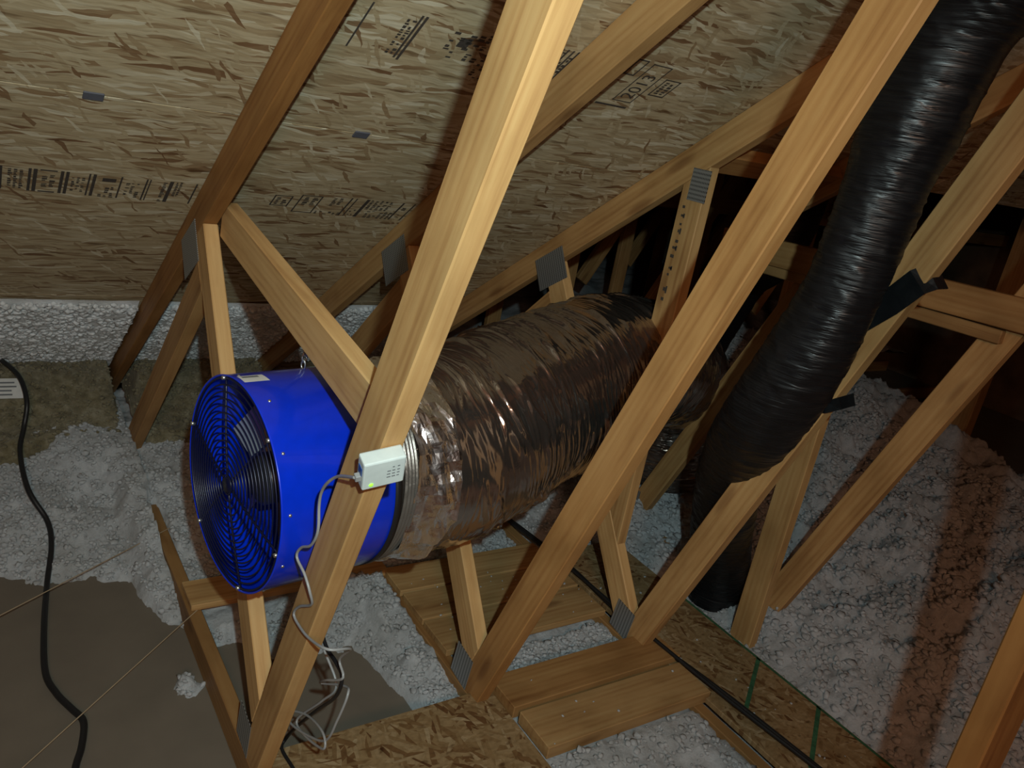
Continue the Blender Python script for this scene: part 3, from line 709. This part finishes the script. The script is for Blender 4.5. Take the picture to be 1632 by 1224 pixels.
def crumple(S, TH):
    y, z = np.cos(TH) * 2.3, np.sin(TH) * 2.3
    return 0.030 * np.abs(fbm(S * 13, y, z, 2)) + 0.012 * fbm(S * 34, y * 2.5, z * 2.5, 2) - 0.003 + 0.0 * TH
fp, _ = resample(catmull(dpts[:4], 10), 0.001)
fp = [p for p in fp if 0.030 < (p - Vector(dpts[0])).length < 0.150][::9]
V, F = tube_data(fp, lambda s: 0.219 + 0.012 * s / 0.1, 64, crumple, False)
mesh_obj('foil_tape', V, F, 'foil', duct, False)
lp = [Vector(dpts[0]).lerp(Vector(dpts[1]), t) for t in np.linspace(0.0, 0.36, 24)]
V, F = tube_data(lp, 0.2195, 96, lambda S, TH: 0.0022 * np.cos(S * 2 * np.pi / 0.009) + 0 * TH, False)
mesh_obj('ribbed_collar', V, F, 'liner', duct, True)

# ------------------------------------------------------------------ black insulated duct
bpts = [(1.54, 0.35, 2.34), (1.58, 0.66, 2.20), (1.625, 0.89, 2.07), (1.640, 0.985, 1.955), (1.642, 1.014, 1.86), (1.64, 1.036, 1.745), (1.64, 1.050, 1.614), (1.64, 1.062, 1.475), (1.642, 1.080, 1.341), (1.650, 1.120, 1.21), (1.70, 1.222, 0.99), (1.88, 1.398, 0.756), (2.05, 1.513, 0.509), (2.25, 1.611, 0.22), (2.29, 1.63, 0.08)]
bd = empty('black_duct', (2.29, 1.63, 0.08)); tag(bd, 'black plastic wrapped duct running up along the truss web', 'duct')
def bdisp(S, TH):
    y, z = np.cos(TH), np.sin(TH)
    n = fbm(S * 30 + y, y * 1.1, z * 1.1 + S * 4, 2); rid = np.clip(1 - np.abs(n) * 3, 0, 1) ** 2
    return 0.0035 * rid + 0.008 * fbm(S * 5, y, z, 2) + 0.0010 * fbm(S * 55, y * 2, z * 2, 2)
tube('wrap', bpts, lambda s: 0.094 + 0.006 * float(sstep(0.5, 0.8, s)) - 0.016 * float(sstep(0.95, 1.15, s)) * (1 - float(sstep(1.3, 1.6, s))), 72, 'blackfilm', bd, 0.007, bdisp)
# straps tying it to the web
def band(name, pts, wdir, wid, thk, mat, parent):
    P = [Vector(p) for p in pts]; wv = Vector(wdir).normalized(); V, F = [], []
    for i, p in enumerate(P):
        t = (P[min(i + 1, len(P) - 1)] - P[max(i - 1, 0)]).normalized(); w_ = (wv - t * wv.dot(t)).normalized(); n = t.cross(w_)
        for a, b in ((-1, -1), (1, -1), (1, 1), (-1, 1)): V.append(p + w_ * wid / 2 * a + n * thk / 2 * b)
    for i in range(len(P) - 1):
        for k in range(4): F.append((i * 4 + k, i * 4 + (k + 1) % 4, i * 4 + 4 + (k + 1) % 4, i * 4 + 4 + k))
    F.append((3, 2, 1, 0)); b = (len(P) - 1) * 4; F.append((b, b + 1, b + 2, b + 3))
    return mesh_obj(name, V, F, mat, parent)
band('strap', [(1.60, 1.155, 1.285), (1.68, 1.115, 1.285), (1.732, 1.06, 1.32), (1.736, 1.01, 1.375), (1.737, 0.965, 1.435), (1.755, 0.948, 1.452), (1.79, 0.945, 1.455)], (0, 0.75, 0.75), 0.062, 0.003, 'tape', bd)
band('strap', [(1.60, 1.22, 1.125), (1.66, 1.22, 1.09), (1.725, 1.19, 1.075), (1.737, 1.135, 1.072), (1.737, 1.085, 1.088), (1.745, 1.055, 1.11), (1.79, 1.05, 1.12)], (0, 0.35, 0.93), 0.030, 0.003, 'tape', bd)
# black wrapped duct boot on the floor beyond
bt = empty('duct_boot', (2.85, 2.45, 0.1)); tag(bt, 'low black plastic wrapped box on the floor behind the black duct', 'duct')
bmx = box_bm(2.45, 3.25, 2.24, 2.72, 0.10, 0.42, 0.03, 3)
link('boot_body', bm_mesh('boot_body', bmx), 'blackfilm', bt)
tube('boot_flange', [(2.43, 2.232, 0.125), (2.85, 2.230, 0.12), (3.27, 2.232, 0.125)], 0.008, 8, 'steel', bt, 0.02)
# dim ducts deep in the wing
for i, (pts, lab) in enumerate((([(3.2, 2.9, 0.35), (3.55, 2.95, 0.95), (3.7, 2.85, 1.25), (3.8, 2.85, 2.3)], 'dim black duct rising in the adjoining wing behind the trusses'),
                 ([(3.0, 4.75, 0.2), (3.1, 4.7, 0.8), (3.15, 4.75, 1.5), (3.5, 4.9, 2.3)], 'dim black duct with bright glints, deep in the adjoining wing'))):
    o = tube('wing_duct', pts, 0.14, 40, 'blackfilm', None, 0.02, bdisp); tag(o, lab, 'duct')

# ------------------------------------------------------------------ sensor box on the web
wdir = Vector((0, 0.568, -1.436)).normalized(); nface = Vector((0, wdir.z, -wdir.y))     # down the web; out of its narrow face
edge_mid = Vector((0.541, 1.075, 1.062))
# shift from the eave edge of the web to its narrow (ridge side) face
face_pt = Vector((0.541, 0.0, 0.0)) + Vector((0, 1.106, 1.128)) + nface * 0.0893
bx_ = Vector((1, 0, 0)); rot = Matrix.Rotation(R(11), 3, nface)
ax, ay = rot @ bx_, rot @ (-wdir)
sb = empty('sensor_box', face_pt + nface * 0.0); tag(sb, 'small white sensor box with green light fixed to the truss web', 'sensor')
SM = Matrix((ax, ay, ax.cross(ay))).transposed().to_4x4()
zs_ = 1 if ax.cross(ay).dot(nface) > 0 else -1
SM.translation = face_pt + nface * 0.0145 - Vector((0.016, 0, 0))
hw, hh, hd = 0.034, 0.030, 0.0135
body = link('case', bm_mesh('case', box_bm(-hw, hw, -hh, hh, -hd, hd, 0.003, 2)), 'white', sb, mw=SM)
fz = zs_ * (hd + 0.0004)
def sb_rect(name, x0, x1, y0, y1, mat, z=None, parent=None):
    z = fz if z is None else z
    return mesh_obj(name, [(x0, y0, z), (x1, y0, z), (x1, y1, z), (x0, y1, z)], [(0, 1, 2, 3)], mat, parent or body, False, SM)
pr = bmesh.new()
for i, yy in enumerate((0.012, 0.004, -0.003, -0.010)):
    for j in range(3):
        L = random.uniform(0.003, 0.007); x = 0.004 + j * 0.008
        if i == 0 and j == 0: continue
        box_bm(x, x + L, yy, yy + 0.0022, min(fz, fz + 0.0002 * zs_), max(fz, fz + 0.0002 * zs_), bm=pr)
link('print', bm_mesh('print', pr), 'ink_grey', body, mw=SM)
V, F = lathe([(0.0, 0.0036), (0.0012, 0.003), (0.0018, 0.0)], 16); V = [(p[1] - 0.020, p[2] - 0.019, fz + zs_ * p[0]) for p in V]
mesh_obj('indicator_light', V, F, 'led', body, True, SM)
link('socket', bm_mesh('socket', box_bm(-hw - 0.0008, -hw + 0.002, -0.002, 0.014, -0.007, 0.007)), 'socket', body, mw=SM)
link('plug', bm_mesh('plug', box_bm(-hw - 0.008, -hw + 0.003, -0.016, -0.004, -0.005, 0.005, 0.001)), 'cord', body, mw=SM)
plug = SM @ Vector((-hw - 0.007, -0.010, 0.0))
# flat silver cord from the box, looping down the web
cpts = [plug, (0.495, 1.095, 1.035), (0.494, 1.132, 1.005), (0.497, 1.160, 0.972), (0.50, 1.171, 0.940), (0.50, 1.164, 0.894), (0.50, 1.187, 0.852), (0.497, 1.223, 0.826), (0.495, 1.235, 0.800), (0.50, 1.201, 0.782), (0.505, 1.18, 0.756), (0.515, 1.191, 0.721), (0.515, 1.245, 0.68), (0.514, 1.268, 0.650), (0.514, 1.245, 0.643), (0.513, 1.181, 0.655), (0.52, 1.110, 0.680), (0.57, 1.12, 0.66), (0.585, 1.19, 0.58), (0.585, 1.165, 0.555), (0.58, 1.23, 0.50), (0.60, 1.29, 0.44), (0.61, 1.20, 0.50), (0.60, 1.165, 0.51), (0.59, 1.175, 0.443), (0.585, 1.205, 0.368), (0.58, 1.286, 0.312), (0.575, 1.375, 0.272), (0.575, 1.398, 0.284), (0.59, 1.325, 0.330), (0.585, 1.225, 0.372), (0.58, 1.20, 0.352), (0.58, 1.30, 0.30), (0.585, 1.36, 0.29), (0.60, 1.28, 0.40), (0.61, 1.24, 0.47), (0.60, 1.30, 0.52)]
o = tube('cord', cpts, 0.0027, 8, 'cord', None, 0.006); tag(o, 'thin silver cord plugged into the white sensor box and looped down the web', 'cord')
o = tube('cord', [(0.60, 1.40, 0.60), (0.60, 1.297, 0.536), (0.60, 1.236, 0.535), (0.60, 1.199, 0.525), (0.60, 1.216, 0.465), (0.60, 1.297, 0.363), (0.605, 1.404, 0.225), (0.615, 1.485, 0.115), (0.600, 1.465, 0.107), (0.606, 1.396, 0.106), (0.62, 1.25, 0.106)], 0.0042, 8, 'black', None, 0.008); tag(o, 'thin black cord curling behind the foot of the web onto the strand board', 'cord')

# ------------------------------------------------------------------ cables
def ins_z(x, y): return float(ins_height(np.array([[x]]), np.array([[y]]))[0, 0])
cam_v = CAM
def drop(px, py, extra=0.012):
    """slide a floor point towards the viewer's side until it lies on the insulation surface"""
    a = Vector((px, py, 0)); best = a
    for i in range(60):
        t = i / 60 * 0.35; p = a.lerp(cam_v, t)
        if p.z >= max(ins_z(p.x, p.y), 0) + extra: return p
    return a
thick = [(0.12, 4.66), (0.158, 4.555), (0.225, 4.299), (0.237, 3.976), (0.208, 3.696), (0.179, 3.45), (0.185, 3.12), (0.226, 2.872), (0.224, 2.702), (0.193, 2.482), (0.167, 2.26), (0.154, 2.064), (0.172, 1.966), (0.2, 1.894), (0.22, 1.839), (0.206, 1.754), (0.186, 1.691), (0.17, 1.60)]
lift = [0.40, 0.40, 0.39, 0.34, 0.26, 0.21, 0.17]
tp = []
for i, (x, y) in enumerate(thick):
    z = lift[i] if i < len(lift) else None
    if z is None: tp.append(drop(x, y, 0.010))
    else:
        a = Vector((x, y, 0)); t = z / CAM.z; tp.append(a.lerp(CAM, t))
o = tube('power_cord', tp, 0.0085, 12, 'black', None, 0.012); tag(o, 'thick black power cord snaking over the insulation and bare drywall', 'cord')
cb = [(1.747, 2.30), (1.768, 2.193), (1.795, 1.888), (1.790, 1.546), (1.840, 1.178), (1.868, 0.874), (1.90, 0.5)]
o = tube('cable', [(x, y, 0.121) for x, y in cb], 0.0075, 10, 'black', None, 0.02); tag(o, 'black cable lying along the painted strand board strip', 'cable')
o = tube('cable', [(x - 0.018 - 0.008 * math.sin(y * 7), y, 0.135 + 0.006 * math.sin(y * 5)) for x, y in cb], 0.006, 10, 'black', None, 0.02); tag(o, 'thinner black cable riding over the ends of the brown and pale planks', 'cable')
for (a, b, lab) in (((-0.2, 2.045, 0.093), (0.80, 2.72, 0.096), 'thin tan twine crossing the first bottom chord nearer the eave'), ((-0.15, 1.495, 0.02), (0.60, 2.131, 0.0965), 'thin tan twine stretched over the bare drywall towards the plank under the fan')):
    o = tube('twine', [a, tuple((Vector(a) + Vector(b)) / 2), b], 0.0016, 6, 'twine', None, 0.05); tag(o, lab, 'string')

# card stuck in the insulation beside the thick cord
cd = link('card', bm_mesh('card', box_bm(-0.06, 0.06, -0.045, 0.045, -0.0006, 0.0006)), 'paper', mw=basis((0.125, 3.30, 0.335), (1, -0.05, 0), (0.25, 0.80, 0.55)))
tag(cd, 'small white printed card lying on the brown batt beside the thick cord', 'card')
bm = bmesh.new()
for i in range(4): box_bm(-0.05, random.uniform(0.0, 0.045), -0.032 + i * 0.018, -0.025 + i * 0.018, 0.0007, 0.0009, bm=bm)
link('print', bm_mesh('print', bm), 'ink_grey', cd, mw=WM[cd.name])

# ------------------------------------------------------------------ ink stamps, seam and clips on the roof deck
def rect_bm(bm, x0, x1, s0, s1, shear=0.0, z=0.0006):
    vs_ = [bm.verts.new((x + shear * s, s, z)) for x, s in ((x0, s0), (x1, s0), (x1, s1), (x0, s1))]; bm.faces.new(vs_)
def frame_bm(bm, x0, x1, s0, s1, w_):
    rect_bm(bm, x0, x1, s0, s0 + w_); rect_bm(bm, x0, x1, s1 - w_, s1); rect_bm(bm, x0, x0 + w_, s0, s1); rect_bm(bm, x1 - w_, x1, s0, s1)
def text_mesh(s, size):
    cu = bpy.data.curves.new('t', 'FONT'); cu.body = s; cu.size = size; cu.align_x = 'CENTER'; cu.align_y = 'CENTER'
    o = bpy.data.objects.new('t', cu); C.objects.link(o); bpy.context.view_layer.update()
    me = bpy.data.meshes.new_from_object(o.evaluated_get(bpy.context.evaluated_depsgraph_get())); bpy.data.objects.remove(o); return me
def stamp(bm, ylow): return link('ink_stamp', bm_mesh('ink_stamp', bm), 'ink', felt, mw=roof_frame(ylow))
def scribble(bm, x0, x1, s0, s1, cols, dens=0.7):
    """illegible rows of small print running up the slope"""
    dx = (x1 - x0) / cols
    for c in range(cols):
        s = s0
        while s < s1 - 0.004:
            L = random.uniform(0.003, 0.009)
            if random.random() < dens: rect_bm(bm, x0 + dx * c + dx * 0.15, x0 + dx * c + dx * random.uniform(0.55, 0.9), s, min(s + L, s1))
            s += L + 0.003
# first row, between the left bay's rafters (y 2.275 .. 2.18)
bm = bmesh.new(); H = 0.118
def bars(x, ws):
    for w_, g in ws: rect_bm(bm, x, x + w_, 0, H); x += w_ + g
bars(0.075, [(0.006, 0.004), (0.006, 0)]); scribble(bm, 0.10, 0.135, 0.01, H - 0.01, 3, 0.9); bars(0.142, [(0.006, 0.004), (0.008, 0)])
rect_bm(bm, 0.165, 0.20, H - 0.006, H); rect_bm(bm, 0.165, 0.20, 0.0, 0.006); scribble(bm, 0.168, 0.20, 0.02, H - 0.02, 2, 0.6)
bars(0.207, [(0.007, 0.004), (0.007, 0)]); scribble(bm, 0.23, 0.262, 0.0, H * 0.8, 3, 0.6); bars(0.266, [(0.004, 0.005), (0.007, 0)])
scribble(bm, 0.292, 0.33, 0.0, H * 0.5, 3, 0.55); rect_bm(bm, 0.296, 0.326, H * 0.72, H * 0.88); bars(0.335, [(0.004, 0)])
scribble(bm, 0.348, 0.385, 0.01, H * 0.8, 3, 0.5); bars(0.392, [(0.004, 0.004), (0.003, 0)]); scribble(bm, 0.43, 0.445, 0, H, 1, 0.6); bars(0.446, [(0.009, 0)])
scribble(bm, 0.46, 0.478, 0.04, H, 2, 0.9); bars(0.508, [(0.004, 0)])
stamp(bm, 2.275)
# second bay of the same row
bm = bmesh.new()
frame_bm(bm, 0.715, 0.765, 0.030, 0.095, 0.004); scribble(bm, 0.722, 0.758, 0.04, 0.085, 2, 0.9); frame_bm(bm, 0.785, 0.845, 0.0, 0.11, 0.004); scribble(bm, 0.795, 0.84, 0.05, 0.10, 2, 0.9)
scribble(bm, 0.85, 0.93, 0.0, 0.022, 6, 0.8); scribble(bm, 0.875, 0.91, 0.06, 0.11, 2, 0.8); rect_bm(bm, 0.925, 0.930, 0, H); rect_bm(bm, 0.94, 0.944, 0, H); scribble(bm, 0.948, 0.97, 0.01, 0.05, 2)
rect_bm(bm, 0.972, 0.982, 0, H); scribble(bm, 0.985, 1.06, 0.055, H, 5, 0.9); scribble(bm, 1.0, 1.085, 0.0, 0.05, 6, 0.8); rect_bm(bm, 1.085, 1.091, 0, H); scribble(bm, 1.095, 1.115, 0.02, 0.09, 1); rect_bm(bm, 1.122, 1.127, 0, H)
stamp(bm, 2.27)
# upper row
bm = bmesh.new()
rect_bm(bm, 0.648, 0.652, 0.0, 0.14); scribble(bm, 0.728, 0.752, 0.005, 0.12, 2, 0.6); rect_bm(bm, 0.752, 0.757, -0.005, 0.135); rect_bm(bm, 0.761, 0.767, -0.01, 0.135)
scribble(bm, 0.835, 0.93, 0.03, 0.13, 5, 0.45); rect_bm(bm, 0.86, 0.885, 0.07, 0.10); scribble(bm, 0.935, 0.975, -0.02, 0.12, 3, 0.5)
for i in range(6): rect_bm(bm, 1.06 + i * 0.014, 1.065 + i * 0.014, -0.02, 0.14)
scribble(bm, 1.06, 1.15, 0.0, 0.13, 6, 0.6)
stamp(bm, 1.640)
bm = bmesh.new()
frame_bm(bm, 1.335, 1.395, 0.0, 0.155, 0.0035); frame_bm(bm, 1.412, 1.462, 0.045, 0.115, 0.004); scribble(bm, 1.42, 1.455, 0.055, 0.105, 2, 0.9); frame_bm(bm, 1.285, 1.318, 0.10, 0.16, 0.004); rect_bm(bm, 1.30, 1.40, -0.025, -0.018)
st_ = stamp(bm, 1.635)
tm = text_mesh('2013', 0.052)
# text runs up the slope; seen from inside the attic
rm = roof_frame(1.635) @ Matrix.Translation((1.366, 0.066, 0.0007)) @ Matrix.Rotation(R(90), 4, 'Z')
link('ink_stamp', tm, 'ink', felt, mw=rm)
# seam shadow line is the real gap; clips bridge it at mid bay
for x in (0.237, 0.812):
    bm = box_bm(-0.019, 0.019, -0.013, 0.013, -0.001, 0.0025, 0.001)
    link('panel_clip', bm_mesh('panel_clip', bm), 'chalk', felt, mw=roof_frame(1.897) @ Matrix.Translation((x, 0, 0.001)))
